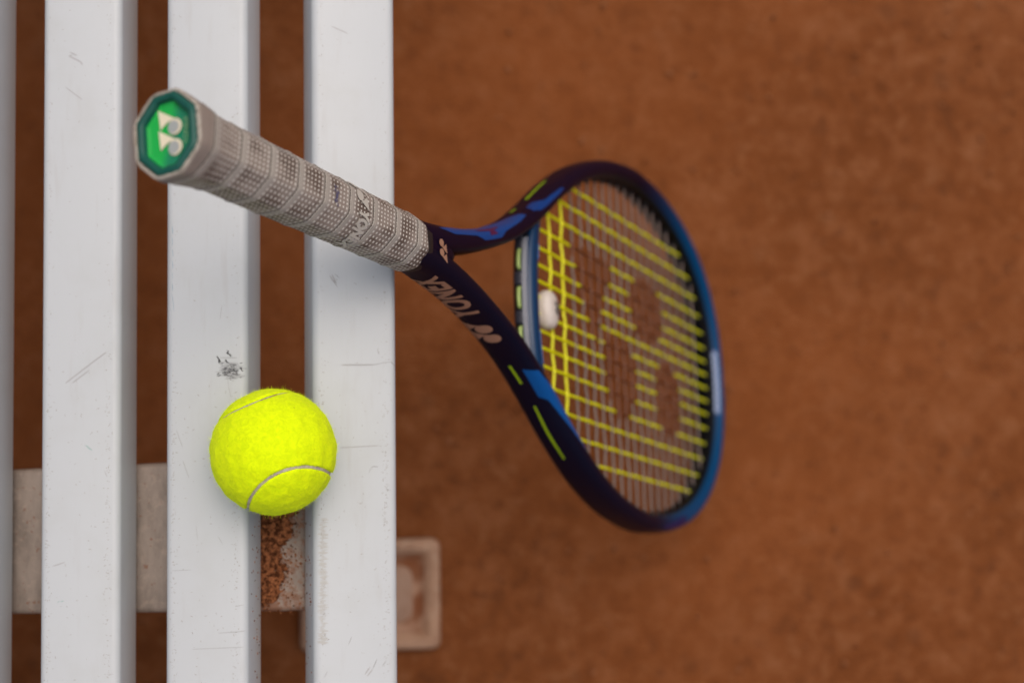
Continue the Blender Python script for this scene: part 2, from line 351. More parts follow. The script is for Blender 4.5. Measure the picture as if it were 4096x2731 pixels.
def foot(cx,cy,wx,wy,lx,ly,bx,by):
    """raised-rim foot plate with a tube leg up to the cross bar"""
    z0=GZ-.001; parts=[]
    fme=bpy.data.meshes.new('foot')
    bm=bmesh.new()
    def loop(hx,hy,r,z,n=5):
        vs=[]
        for sx_,sy_,a0 in ((1,1,0),(-1,1,90),(-1,-1,180),(1,-1,270)):
            for k in range(n+1):
                a=R(a0+90*k/n); vs.append(bm.verts.new((cx+sx_*(hx-r)+r*math.cos(a),cy+sy_*(hy-r)+r*math.sin(a),z)))
        return vs
    hx,hy=wx/2,wy/2
    L=[loop(hx,hy,.006,z0),loop(hx,hy,.006,z0+.012),loop(hx-.0015,hy-.0015,.005,z0+.0145),loop(hx-.009,hy-.009,.004,z0+.0145),loop(hx-.0115,hy-.0115,.004,z0+.007),loop(hx-.020,hy-.020,.010,z0+.006),loop(hx-.024,hy-.024,.010,z0+.0105),loop(hx-.032,hy-.032,.005,z0+.0115)]
    for A_,B_ in zip(L,L[1:]):
        for k in range(len(A_)): bm.faces.new((A_[k],A_[(k+1)%len(A_)],B_[(k+1)%len(B_)],B_[k]))
    for q,(A_,B_) in enumerate(zip(L,L[1:])): pass
    bm.faces.new(L[-1]); bm.faces.new(L[0][::-1]); bmesh.ops.recalc_face_normals(bm,faces=bm.faces); bm.to_mesh(fme); bm.free()
    f=inb(link('foot_plate',shift(fme),DUST)); fme.materials.append(CLAYDUST); fme.materials.append(PAD)
    for fc in fme.polygons:
        c_=fc.center+BENCH_OFF; d_=max(abs(c_.x-cx)-hx,abs(c_.y-cy)-hy)
        if c_.z>z0+.002: fc.material_index=0 if d_>-.0118 else 1 if d_>-.021 else 2
    P=[(lx,ly,z0+.010),(lx+(bx-lx)*.1,ly+(by-ly)*.1,z0+.05),(bx,by,bar_z(bx)-.0225)]
    rings=[]
    for q in P:
        rings.append([Vector((q[0]+.016*sp(math.cos(2*math.pi*k/16),.5),q[1]+.016*sp(math.sin(2*math.pi*k/16),.5),q[2])) for k in range(16)])
    inb(link('leg',shift(fix(mesh('leg',*sweep(None,rings)))),METAL))
    return f
def sp(x,e): return math.copysign(abs(x)**e,x)
f1=foot(.0650,-.1185,.1045,.0825,.046,-.108,.030,-.068); f1['label']='dusty foot plate on the clay beside the front slat'
f2=foot(-.3450,-.1185,.1045,.0825,-.335,-.118,-.252,-.068)
foot(.0650,.76,.1045,.0825,.046,.76,.030,.715); foot(-.3450,.76,.1045,.0825,-.335,.76,-.252,.715)
# clay caught on the cross bar and on the slat sides
parts=[]; rn=random.Random(5)
def inclay(u,v):   # u 0..1 across the gap, v 0..1 from ball to bar end
    edge=.68-.34*v+.10*noise.noise(Vector((u*3,v*7,1)))+.05*noise.noise(Vector((u*9,v*20,2)))
    if v>.93-.25*u: return False
    return u<edge
cnt=0
for i in range(15000):
    u=rn.random(); v=rn.random()
    x=-.0215+.040*u; y=-.040-.059*v
    dense=inclay(u,v)
    edge_=inclay(u-.16*rn.random(),v)
    sparse=(edge_ and rn.random()<.10) or (rn.random()<.025 or (u>.86 and rn.random()<.22)) and v<.96
    if not dense and not sparse: continue
    r=(.00045+.0012*rn.random()**2.2) if dense else (.00025+.0005*rn.random()**2)
    if dense and rn.random()<.45: continue
    parts.append(lump((x,y,bar_z(x)+r*.3+(.0014*rn.random() if dense else 0)),r,.85,rn)); cnt+=1
o=link('clay_crumbs',mesh('crumbs',*join(parts)),CRUMB,smooth=False); o['kind']='stuff'; o['label']='brown clay crumbs piled on the crossbar in the gap below the ball'
parts=[]
for i in range(70):                       # flecks stuck on the inner sides of the two front slats
    yy=rn.uniform(-.13,-.045); dz=-rn.uniform(.008,.028); k=rn.choice((5,6))
    o_,cx,cz,ca,sa,wd=SX[k]; u=(wd/2) if k==5 else (-wd/2)
    q=(cx+ca*u-sa*dz,yy,cz+sa*u+ca*dz); parts.append(lump(q,rn.uniform(.0003,.0007),.5,rn))
o=link('clay_flecks',mesh('flecks',*join(parts)),CRUMB,smooth=False); o['kind']='stuff'; o['label']='small clay flecks stuck on the facing sides of the two front slats'
# ================================================================ tennis ball
BR=.0321
BC=Vector((*pix(628,1037,.0285),.0285))
zb_=(Vector((0,0,HC))-BC).normalized(); yb_=(-CD-zb_*(-CD).dot(zb_)).normalized(); xb_=yb_.cross(zb_)
VB=Matrix((xb_,yb_,zb_)).transposed()
SR=Matrix(((0.4074,0.9029,0.1374),(0.8875,-0.3559,-0.2927),(-0.2153,0.2412,-0.9463)))
bb=.1867; SE=[]
for k in range(720):
    t=2*math.pi*k/720
    v=Vector(((1-bb)*math.cos(t)+bb*math.cos(3*t),(1-bb)*math.sin(t)-bb*math.sin(3*t),2*math.sqrt(bb*(1-bb))*math.sin(2*t))).normalized()
    SE.append((VB@(SR@v)).normalized())
from mathutils.kdtree import KDTree
kd=KDTree(720)
for i,v in enumerate(SE): kd.insert(v,i)
kd.balance()
BALL=empty('tennis_ball',Matrix.Translation(BC),'bright yellow felt tennis ball sitting in the gap between two bench slats','tennis ball')
bm=bmesh.new(); bmesh.ops.create_icosphere(bm,subdivisions=7,radius=1)
def felt_r(n):
    q,i,d=kd.find(n); wseam=(.022+.010*max(0,n.dot(yb_)))*(1+.18*noise.noise(n*5))
    k=max(0,min(1,(d-wseam*1.0)/(wseam*.75))); k=k*k*(3-2*k)
    lump_=.0005*noise.noise(n*6)+.00016*noise.noise(n*24)+.00010*noise.noise(n*70)
    return BR-.0014*(1-k)+(lump_ if k>0 else 0)*k-.00012*math.exp(-((d-.045)/.02)**2),k
for v in bm.verts:
    n=v.co.normalized(); r,k=felt_r(n); v.co=n*r
me=bpy.data.meshes.new('felt'); bm.to_mesh(me); bm.free()
m,nt,b=mat('yellow_felt',rough=.9,spec=.1); g=G(nt); p=g.obj()
b.inputs['Sheen Weight'].default_value=.35; b.inputs['Sheen Roughness'].default_value=.5; b.inputs['Sheen Tint'].default_value=(.85,1,.1,1)
c=g.mix(g.ss(g.noise(g.map(p,(1,1,1)),260,5,.65,1.5),.3,.7),(.66,.86,.002),(.83,1.0,.004))
c=g.mix(g.math('MULTIPLY',g.ss(g.noise(p,90,3,.6,1),.52,.72),.3),c,(.60,.78,.002))
c=g.mix(g.math('MULTIPLY',g.ss(g.noise(p,520,2,.5),.70,.76),.35),c,(.35,.40,.02))
g.put(b.inputs['Base Color'],c); g.bump(b,g.noise(p,1500,4,.7,2),.5,.0006); FELT=m
core=link('felt',me,FELT,BALL)
# rubber seam: a ribbon following the curve, a little below the felt
rings=[]
m,nt,b=mat('seam_rubber',rough=.7); g=G(nt); p=g.obj()
c=g.mix(g.ss(g.noise(p,300,4,.6),.35,.7),(.50,.46,.36),(.36,.30,.24)); c=g.mix(g.math('MULTIPLY',g.ss(g.noise(p,120,3),.60,.66),.8),c,(.25,.10,.05)); g.put(b.inputs['Base Color'],c)
for k in range(720):
    T=(SE[(k+1)%720]-SE[k-1]).normalized(); n=SE[k]; s_=n.cross(T)
    ww=(.00108+.0003*max(0,n.dot(yb_)))*(1+.28*noise.noise(n*9+Vector((3,0,0)))+.15*noise.noise(n*40)); rings.append([n*(BR-.00085)+s_*ww*a-n*.0003*abs(a) for a in (-1,-.5,0,.5,1)]+[n*(BR-.003)+s_*.0006,n*(BR-.003)-s_*.0006])
link('seam',fix(mesh('seam',*sweep(None,rings,closed=True))),m,BALL)
V=[];F=[];rn=random.Random(9)
def fibre(n,l,wd,tang=.8):
    t=Vector((rn.gauss(0,1),rn.gauss(0,1),rn.gauss(0,1))); t=(t-n*t.dot(n)).normalized(); t2=n.cross(t)
    r0,k=felt_r(n)
    if k<.5: return
    P=[];a=rn.uniform(-1.2,1.2)
    for j in range(4):
        q=j/3; P.append(n*(r0-.0002+l*(1-tang)*q*1.0+l*.12*math.sin(q*3))+ (t*math.cos(a*q)+t2*math.sin(a*q))*l*tang*q)
    o=len(V)
    for j,q in enumerate(P):
        e=t2 if j%2==0 else (t2+n*.6).normalized(); w_=wd*(1-j*.27)
        V.extend((q+e*w_,q-e*w_)); 
        if j: F.append((o+2*j-2,o+2*j-1,o+2*j+1,o+2*j))
for i in range(26000):
    n=Vector((rn.gauss(0,1),rn.gauss(0,1),rn.gauss(0,1))).normalized(); q=rn.random()
    fibre(n,rn.uniform(.0008,.0020),.00003,rn.uniform(.45,.95))
for i in range(6000):
    n=Vector((rn.gauss(0,1),rn.gauss(0,1),rn.gauss(0,1))).normalized()
    fibre(n,rn.uniform(.0018,.0040),.00004,rn.uniform(.3,.9))
mm,nt,b=mat('felt_fibre',(.80,.98,.01),.9,spec=.1)
o=link('felt_fuzz',mesh('fuzz',V,F),mm,BALL,False); o['kind']='stuff'
# ================================================================ racket
# racket frame of reference: x = along the axis from the butt, y = across the head (w), z = face normal (n)
cA=Vector((0.44737,0.17867,0.87632)); cW=Vector((-0.02728,-0.97666,0.21305)); cN=Vector((0.89393,-0.11922,-0.43206)); cB=Vector(((385-1176)/3757*.683,(308-784)/3757*.683,.683))
def c2w(v): return CR*v.x+CD*v.y+CF*v.z
aw=c2w(cA).normalized(); ww_=c2w(cW); ww_=(ww_-aw*ww_.dot(aw)).normalized(); nw=c2w(cN); nw=(nw-aw*nw.dot(aw)-ww_*nw.dot(ww_)).normalized()
pw=c2w(cB)+Vector((0,0,HC))
RM=Matrix(((aw.x,ww_.x,nw.x,pw.x),(aw.y,ww_.y,nw.y,pw.y),(aw.z,ww_.z,nw.z,pw.z),(0,0,0,1)))
# (the y axis of this matrix is left handed on purpose only if needed)
FLIP=RM.to_3x3().determinant()<0
print('FLIP',FLIP)
RK=empty('tennis_racket',RM,'blue and black tennis racket with taupe grip leaning against the bench, yellow strings','tennis racket')
def rk(name,me,m_,parent=None,smooth=True): return link(name,me,m_,parent or RK,smooth)
# centreline of the racket hoop: (s along the racket axis, w across), metres
HALF=[(.190,.0050),(.213,.0062),(.235,.0096),(.258,.0150),(.285,.0238),(.315,.0365),(.345,.0545),(.378,.0775),(.415,.0985),(.455,.1130)]
def sup(a):   # superellipse point, a from 90deg (side) to 0 (tip)
    p=2/2.3; c=math.cos(a); d=math.sin(a)
    return (.499+.163*abs(c)**p, .1208*abs(d)**p)
for k in range(0,13):
    HALF.append(sup(math.radians(90-7.5*k)) if k else (.499,.1203))
FULL=HALF+[(s,-w) for s,w in reversed(HALF[:-1])]
def catmull(P,n):
    out=[]
    for i in range(len(P)-1):
        p0=P[max(i-1,0)];p1=P[i];p2=P[i+1];p3=P[min(i+2,len(P)-1)]
        for k in range(n):
            t=k/n
            out.append(tuple(.5*((2*p1[j])+(-p0[j]+p2[j])*t+(2*p0[j]-5*p1[j]+4*p2[j]-p3[j])*t*t+(-p0[j]+3*p1[j]-3*p2[j]+p3[j])*t**3) for j in range(2)))
    out.append(P[-1]); return out
def resample(P,step):
    L=[0]
    for a,b in zip(P,P[1:]): L.append(L[-1]+math.dist(a,b))
    n=round(L[-1]/step); out=[];j=0
    for k in range(n+1):
        d=L[-1]*k/n
        while j<len(L)-2 and L[j+1]<d: j+=1
        f=(d-L[j])/max(L[j+1]-L[j],1e-9)
        out.append(tuple(P[j][q]+(P[j+1][q]-P[j][q])*f for q in range(2)))
    return out,L[-1]/n
LOOP,STEP=resample(catmull(FULL,16),.002)
NL=len(LOOP); TL=STEP*(NL-1)
def sp(x,e): return math.copysign(abs(x)**e,x)
def loop_at(t):
    x=min(max(t/STEP,0),NL-1.001); i=int(x); f=x-i
    a,b=LOOP[i],LOOP[i+1]; c=(a[0]+(b[0]-a[0])*f,a[1]+(b[1]-a[1])*f)
    i0,i1=max(i-2,0),min(i+3,NL-1)
    T=(LOOP[i1][0]-LOOP[i0][0],LOOP[i1][1]-LOOP[i0][1]); l=math.hypot(*T); T=(T[0]/l,T[1]/l)
    return c,T
def frame_pt(t,phi,off=0.):
    (s,w),T=loop_at(t); O=(-T[1],T[0])
    e=min(t,TL-t)              # distance from the handle end
    k=max(0,1-e/.09)
    e0=max(0,1-e/.03)
    a=.0064+.0026*k-.0012*e0+off; b=.0120+.0006*k-.0012*e0+off
    if e>.32: b-=.001*min(1,(e-.32)/.1)
    q=2/2.5
    x=a*sp(math.sin(phi),q); z=b*sp(math.cos(phi),q)
    return (s+O[0]*x, w+O[1]*x, z)

# ---- frame hoop
NPH=40
ts=[STEP*i for i in range(NL)]
rings=[[Vector(frame_pt(t,2*math.pi*k/NPH)) for k in range(NPH)] for t in ts]
me=fix(mesh('frame',*sweep(None,rings)))
ca_=me.color_attributes.new('paint','FLOAT_COLOR','POINT')
def sst(x,a,b): x=max(0,min(1,(x-a)/(b-a))); return x*x*(3-2*x)
for i,t in enumerate(ts):
    c_,T=loop_at(t)
    for k in range(NPH):
        ph=math.degrees(2*math.pi*k/NPH); ph=ph-360 if ph>180 else ph
        tt=t/TL
        blue=sst(tt,.30,.40)*(1-sst(tt,.635,.70))
        top=sst(ph,-66,-52)*(1-sst(ph,48,74))
        base=Vector((.005,.002,.013)).lerp(Vector((.003,.003,.013)),sst(tt,.5,.8))
        inner=Vector((.003,.003,.004)) if (ph<-56 or ph>165) else base
        col=inner.lerp(Vector((0.,.042,.125)),blue*top)
        if 60<ph<100 and .30<tt<.40: col=col.lerp(Vector((.03,.03,.16)),.6)
        j=i*NPH+k
        if j<len(me.vertices): ca_.data[j].color=(*col,1)
m,nt,b=mat('racket_lacquer',rough=.45,spec=.12,coat=.05); a_=nt.nodes.new('ShaderNodeAttribute'); a_.attribute_name='paint'; nt.links.new(a_.outputs['Color'],b.inputs['Base Color']); LAC=m
FR=rk('frame',me,LAC)
# ---- bridge
BRI=[]
for k in range(41):
    w_=-.0525+.105*k/40; s_=.3405+.0080*(abs(w_)/.055)**2.4; BRI.append((s_,w_))
rings=[]
for i,(s_,w_) in enumerate(BRI):
    a0=BRI[max(i-1,0)];a1=BRI[min(i+1,40)]; T=Vector((a1[0]-a0[0],a1[1]-a0[1])).normalized(); O=Vector((-T.y,T.x))  # O toward the handle
    if O.x>0: O=-O
    rings.append([Vector((s_+O.x*.0062*sp(math.sin(q),.8),w_+O.y*.0062*sp(math.sin(q),.8),.0074*sp(math.cos(q),.8))) for q in [2*math.pi*k/28 for k in range(28)]])
m,nt,b=mat('bridge_blue',(.0,.028,.085),.3,spec=.3,coat=.1); BLUE=m
me=fix(mesh('bridge',*sweep(None,rings)))
me.materials.append(m); md_,_,_=mat('bridge_dark',(.010,.010,.016),.4); me.materials.append(md_)
for f in me.polygons:                      # handle side of the bridge is black, the face side blue
    c_=f.center; i=min(range(41),key=lambda q:abs(BRI[q][1]-c_.y))
    f.material_index=1 if (c_.x<BRI[i][0]-.0030 and c_.z<.0037) else 0
BG=link('bridge',me,None,RK)
# moulded grommet strip with string loops on the handle side
m,nt,b=mat('grommet_plastic',(.30,.32,.37),.35)
def bri_at(w_): return .3405+.0080*(abs(w_)/.055)**2.4
V=[];F=[]
rings=[[Vector((bri_at(y)-.0062-(.0008 if x_ else -.001),y,z)) for x_,z in ((0,.0008),(1,.0008),(1,.0036),(0,.0036))] for y in [-.037+.074*k/30 for k in range(31)]]
GS=link('grommet_strip',fix(mesh('strip',*sweep(None,rings))),m,BG,False)
m,nt,b=mat('string_yellow_green',(.34,.45,.14),.4); YG=m
m2,_,_=mat('grommet_dark',(.02,.022,.035),.5)
for k,y in enumerate((-.0245,-.0005,.0235)):
    P=[(bri_at(y+d)-.0058-h,y+d,-.0012) for d,h in ((-.0062,0),(-.0052,.0018),(0,.0022),(.0052,.0018),(.0062,0))]
    v,f=tube(P,.0013,8); link('string_loop',mesh('loop',v,f),YG,BG)
for y in (-.0365,-.0125,.0115,.034):
    me=rbox(.003,.0088,.0056,.0012,2); me.transform(Matrix.Translation((bri_at(y)-.0062,y,-.002))); link('grommet',me,m2,BG)
m,_,_=mat('bright_blue_gloss',(.0,.22,.62),.25,coat=.6)  # highlights on the bridge ends, painted as brighter blue patches
for y0_,y1_ in ((.024,.034),(-.040,-.020)):
    bmq=poly_bm([[(y0_,-1),(y1_,-1),(y1_,1),(y0_,1)]])
    def fb(x,y):
        q=R(-16+14*y); return (bri_at(x)+.0062*sp(math.sin(-q),.8)*1+.0002,x,.0074*sp(math.cos(q),.8)+.0002)
    cut_grid(bmq,.002,(0,)); cut_grid(bmq,.25,(1,))
    for v in bmq.verts: v.co=Vector(fb(v.co.x,v.co.y))
    me=bpy.data.meshes.new('flash'); bmq.to_mesh(me); bmq.free(); link('gloss_panel',fix(me),m,BG)
# ---- printed panels on the frame, drawn in (length along hoop, angle round the tube)
def decal(name,polys,col,rough=.35,off=.00018,label=None,step=.0025,coat=.0,texture=None):
    bmq=bmesh.new()
    for P in polys:
        bmq.faces.new([bmq.verts.new((t,p_*.00022,0)) for t,p_ in P])
    bmesh.ops.triangulate(bmq,faces=bmq.faces[:]); 
    me=wrap(bmq,lambda x,y:frame_pt(x+.006,R(y/.00022),off),step)
    m_,_,_=mat(name+'_paint',col,rough,spec=.2,coat=coat); o=link(name,me,m_,FR)
    if label: o['label']=label
    return o
decal('blue_panel',[[(.018,30),(.045,66),(.070,74),(.100,92),(.126,84),(.135,64),(.136,40),(.126,30),(.112,22),(.100,12),(.092,-6),(.070,-4),(.060,14),(.046,16),(.034,13)]],(.002,.050,.22),label='long blue panel on the upper arm')
decal('red_mark',[[(.064,46),(.094,50),(.094,40),(.086,34),(.088,10),(.078,8),(.080,32),(.066,36)]],(.07,.01,.05),off=.0003,label='small dark red mark on the blue panel')
decal('blue_panel',[[(.148,70),(.158,70),(.166,36),(.192,18),(.196,4),(.186,2),(.166,6),(.154,10),(.146,34)]],(.002,.040,.19),label='short blue panel on the upper arm')
decal('lime_stripe',[[(.140,93),(.148,92),(.149,98),(.141,100)],[(.166,91),(.200,90),(.201,96),(.167,99)]],(.26,.42,.01),label='lime green stripe on the upper arm')
decal('blue_panel',[[(.983,70),(.976,12),(.960,-6),(.940,-24),(.925,-20),(.902,-16),(.900,-8),(.922,6),(.938,26),(.953,44),(.958,70)],],(.002,.070,.26),label='blue panel on the lower arm')
decal('lime_stripe',[[(.988,90),(.971,89),(.971,93),(.988,95)],[(.951,89),(.930,90),(.903,89),(.903,92),(.922,95),(.932,95),(.951,92)]],(.30,.46,.01),label='lime green stripe on the lower arm')
decal('pale_label',[[(.536,-64),(.585,-64),(.585,-36),(.536,-36)]],(.24,.31,.46),label='pale blurred lettering band at the tip of the head',step=.004)
decal('label_print',[[(t0,-60),(t0+.0022,-60),(t0+.0022,-36),(t0,-36)] for t0 in [.535+.0055*k for k in range(10)]],(.09,.13,.28),off=.0003)
decal('blue_panel',[[(.722,40),(.765,30),(.765,10),(.722,-20)]],(.006,.010,.07),label='dark blue panel low on the head')
# lettering on the lower arm
PEACH=(.42,.235,.155)
def on_arm(t0,phi0,scale=1.):
    def fn(x,y): return frame_pt(t0+x*scale,R(phi0)+y*scale/.0105,.00022)
    return fn
bmq=text_bm('YONEX',.0180,.0008,.12,1.0,1.08)
xm=max(v.co.x for v in bmq.verts)
me=wrap(bmq,lambda x,y:frame_pt(1.0465+x*(.0575/xm),R(66)+y/.0112,.00022),.0018)
mp,_,_=mat('copper_print',PEACH,.4,metal=.2); link('lettering',me,mp,FR)
tri,cir=emblem_polys(.00105)
def arm_emb(x,y): return frame_pt(1.0300+x*1.0,R(66)+(y+.0072)/.0112,.00022)
link('emblem',wrap(poly_bm(tri+cir),arm_emb,.0015),mp,FR)
# emblem on top of the throat
tri,cir=emblem_polys(.00062)
def thr(x,y):
    # x runs toward -w, y toward the head
    s_=.2155+y*1.0; w_=-.0016-x*.85; 
    side=1 if w_>=0 else -1
    best=None
    for k in range(0,30):
        t=.004+.0015*k; c_,T=loop_at(t if side>0 else TL-t)
        if best is None or abs(c_[0]-s_)<best[0]: best=(abs(c_[0]-s_),t,c_)
    d=(w_-best[2][1])*side
    a=.0088; q=2/2.5
    x_=max(-.98,min(.98,d/a)); phi=math.asin(sp(x_,1/q)) 
    return (s_,w_,.0125)
link('emblem',wrap(poly_bm(tri+cir),thr,.001),mp,FR)
# filler between the two arms just above the grip
rings=[]
for s_,hw,hn in ((.184,.0112,.0108),(.200,.0120,.0114),(.212,.0090,.0118),(.222,.0065,.0116),(.229,.0050,.0108),(.2335,.0035,.0092),(.2360,.0010,.005)):
    rings.append([Vector((s_,hw*sp(math.cos(q),.75),hn*sp(math.sin(q),.75))) for q in [2*math.pi*k/28 for k in range(28)]])
me=fix(mesh('throat',*sweep(None,rings))); ca_=me.color_attributes.new('paint','FLOAT_COLOR','POINT')
for dt in ca_.data: dt.color=(.005,.002,.013,1)
rk('throat',me,LAC)
rings=[]
m,_,_=mat('collar_rubber',(.012,.009,.009),.6)
for s_,k in ((.184,.80),(.194,.85),(.2010,.880),(.2045,.87),(.2055,.80)):
    rings.append([Vector((s_,.0158*k*sp(math.cos(q),.8),.0142*k*sp(math.sin(q),.8))) for q in [2*math.pi*j/40 for j in range(40)]])
rk('collar',fix(mesh('collar',*sweep(None,rings))),m)
# ---- grommet teeth on the inner wall of the head
MW=[.0052,.0155,.0258,.0370,.0493,.0620,.0755,.0893]; MW=[-.0007+q for q in MW]+[-.0007-q for q in MW]
CS=[.3760,.3945,.4105,.4250,.4385,.4515,.4645,.4775,.4905,.5035,.5165,.5295,.5425,.5555,.5685,.5825,.5975,.6130,.6300]
inner=[frame_pt(t,-math.pi/2) for t in ts]
innerp=[(q[0],q[1]) for q in inner if q[0]>.335]
rimp=[(q[0],q[1]) for q in inner if q[0]>.345]
def hit_main(w_):
    """s of the two crossings of the inner wall with y=w_"""
    r=[]
    for (a,b_) in zip(innerp,innerp[1:]):
        if (a[1]-w_)*(b_[1]-w_)<=0 and a[1]!=b_[1]: r.append(a[0]+(b_[0]-a[0])*(w_-a[1])/(b_[1]-a[1]))
    hi=max(r); lo=min(r) if len(r)>1 and min(r)<hi-.05 else bri_at(w_)+.006
    if abs(w_)<.055: lo=bri_at(w_)+.0058
    return lo,hi
def hit_cross(s_):
    r=[]
    for (a,b_) in zip(innerp,innerp[1:]):
        if (a[0]-s_)*(b_[0]-s_)<=0 and a[0]!=b_[0]: r.append(a[1]+(b_[1]-a[1])*(s_-a[0])/(b_[0]-a[0]))
    return min(r),max(r)
m3,_,_=mat('grommet_black',(.006,.006,.008),.55)
parts=[]
def tooth(s_,w_,ds,dw):
    P=[(s_,w_,0),(s_+ds*.0022,w_+dw*.0022,0)]; parts.append(tube(P,[.0021,.0015],8))
for w_ in MW:
    lo,hi=hit_main(w_); tooth(hi,w_,-1,0); tooth(lo,w_,1,0)
for s_ in CS:
    lo,hi=hit_cross(s_); tooth(s_,lo,0,1); tooth(s_,hi,0,-1)
for k,(v,f) in enumerate(parts): link('grommet',mesh('grommet',v,f),m3,FR)
# ---- strings
TRI1=[(.404,.0520),(.473,.0520),(.4715,.0427),(.4640,.0330),(.4560,.0240),(.4515,.0100),(.4500,-.0020),(.4440,-.0085),(.4370,-.0040)]
TRI2=[(.4560,.0000),(.4660,.0045),(.4900,.0045),(.5021,-.0060),(.5100,-.0170),(.5105,-.0290),(.5050,-.0400),(.4940,-.0510),(.4830,-.0570),(.4725,-.0520),(.4600,-.0400),(.4555,-.0280)]
def stencil(s_,w_):
    return pip(s_,w_,TRI1) or pip(s_,w_,TRI2) or ((s_-.5340)/.0320)**2+((w_-.0310)/.0235)**2<1 or ((s_-.5690)/.0245)**2+((w_+.0270)/.0275)**2<1
def smat(name,rough,trans=0):
    m_,nt_,b_=mat(name,rough=rough); a=nt_.nodes.new('ShaderNodeAttribute'); a.attribute_name='ink'
    nt_.links.new(a.outputs['Color'],b_.inputs['Base Color'])
    if trans: b_.inputs['Transmission Weight'].default_value=trans; b_.inputs['IOR'].default_value=1.1
    return m_
SM=smat('yellow_string',.35); SCR=smat('grey_string',.4)
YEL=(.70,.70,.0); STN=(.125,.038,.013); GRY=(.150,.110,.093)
def string(name,P,base,m_,rad,parent=RK):
    v,f=tube(P,rad,8); me=mesh(name,v,f); at=me.color_attributes.new('ink','FLOAT_COLOR','POINT')
    for i,q in enumerate(P):
        s_,w_=q[0],q[1]; col=base
        if stencil(s_,w_): col=STN
        for j in range(8): at.data[i*8+j].color=(*col,1)
    return link(name,me,m_,parent)
SB=None
for i,w_ in enumerate(sorted(MW)):
    lo,hi=hit_main(w_); P=[];s_=lo
    n=int((hi-lo)/.0016)
    for k in range(n+1):
        s_=lo+(hi-lo)*k/n
        # weave: over / under alternating at each cross
        j=min(range(len(CS)),key=lambda q:abs(CS[q]-s_)); d_=s_-CS[j]
        z=.0004*(1 if (i+j)%2 else -1)*math.exp(-(d_/.0042)**2)
        yy=w_
        P.append((s_,yy,z))
    string('main_string',P,YEL,SM,.00104)
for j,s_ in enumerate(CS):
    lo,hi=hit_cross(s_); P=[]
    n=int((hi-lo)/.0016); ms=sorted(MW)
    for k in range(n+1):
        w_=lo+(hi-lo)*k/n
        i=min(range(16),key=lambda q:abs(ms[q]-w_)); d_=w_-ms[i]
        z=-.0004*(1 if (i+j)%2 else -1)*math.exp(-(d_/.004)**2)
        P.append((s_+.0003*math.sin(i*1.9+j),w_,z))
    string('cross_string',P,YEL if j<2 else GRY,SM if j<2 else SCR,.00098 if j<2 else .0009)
# ---- vibration dampener
rings=[]
m,nt,b=mat('white_rubber',rough=.55); g=G(nt); g.put(b.inputs['Base Color'],g.mix(g.ss(g.noise(g.obj(),120,3),.4,.7),(.62,.56,.50),(.52,.45,.39)))
DS,DW=.3660,-.0022
bmq=bmesh.new(); bmesh.ops.create_uvsphere(bmq,u_segments=36,v_segments=18,radius=1)
for v in bmq.verts:
    x,y,z=v.co; rxy=math.hypot(x,y); k=1+(.08 if False else 0)
    q=(abs(x)**3.0+abs(y)**2.2)**(1/2.4) if rxy>0 else 0
    v.co=Vector((DS+.0092*sp(x,.85),DW+.0122*sp(y,.95),.0016+.0062*sp(z,.65)))
me=bpy.data.meshes.new('dampener'); bmq.to_mesh(me); bmq.free(); DM=rk('dampener',me,m)
tri,cir=emblem_polys(.00042)
mk,_,_=mat('black_print',(.06,.055,.05),.5)
link('emblem',wrap(poly_bm(tri+cir),lambda x,y:(.3675+y,-.0022-x,.00815),.001),mk,DM)
# ---- grip: octagonal handle with a spiral overgrip
OCT=[(0,.0160),(45,.0153),(90,.0143),(135,.0153),(180,.0160),(225,.0153),(270,.0143),(315,.0153)]
ROT=R(-5)
def oct_r(th,k=22):
    s_=0
    for a,h in OCT:
        c_=math.cos(th-R(a)-ROT)
        if c_>0: s_+=(c_/h)**k
    return s_**(-1/k)
def flare(s_):
    if s_<.034: 
        q=1-s_/.034; return 1+.205*q*q*(3-2*q)
    return 1-.055*sst(s_,.04,.2)
PITCH=.0220; PH0=.2765
def phase(s_,th): return s_/PITCH+th/(2*math.pi)+PH0
def grip_pt(s_,th,off=0.):
    f_=phase(s_,th); f_-=math.floor(f_)
    h=.00042*math.exp(-f_/.08)+.00028*math.exp(-((f_-.96)/.03)**2)*0
    h-=.00028*math.exp(-((f_-.985)/.012)**2)
    h+=.00025*f_*0
    e=0
    r=oct_r(th)*flare(s_)+h+.00006*noise.noise(Vector((s_*300,math.cos(th)*4,math.sin(th)*4)))
    if s_>.193: r-=.0012*((s_-.193)/.006)**3
    r+=off
    return (s_,r*math.cos(th),r*math.sin(th))
NS,NT=520,150
V=[];F=[]
UVS=[]
for i in range(NS+1):
    s_=.1990*i/NS
    for k in range(NT+1):
        th=-math.pi/2+2*math.pi*k/NT
        V.append(grip_pt(s_,th)); UVS.append((th*.0155/.0025,phase(s_,th)))
for i in range(NS):
    for k in range(NT):
        a=i*(NT+1)+k; F.append((a,a+1,a+NT+2,a+NT+1))
me=mesh('overgrip',V,F)
uv=me.uv_layers.new(name='wrap')
for lp in me.loops: uv.data[lp.index].uv=UVS[lp.vertex_index]
m,nt,b=mat('overgrip_taupe',rough=.55,spec=.35); g=G(nt)
u=g.n('ShaderNodeUVMap',uv_map='wrap').outputs[0]; sep=g.n('ShaderNodeSeparateXYZ'); g.put(sep.inputs[0],u)
U,Vv=sep.outputs[0],sep.outputs[1]
fv=g.math('FRACT',Vv)
p=g.obj(); sp3=g.n('ShaderNodeSeparateXYZ'); g.put(sp3.inputs[0],p)
along=sp3.outputs[0]
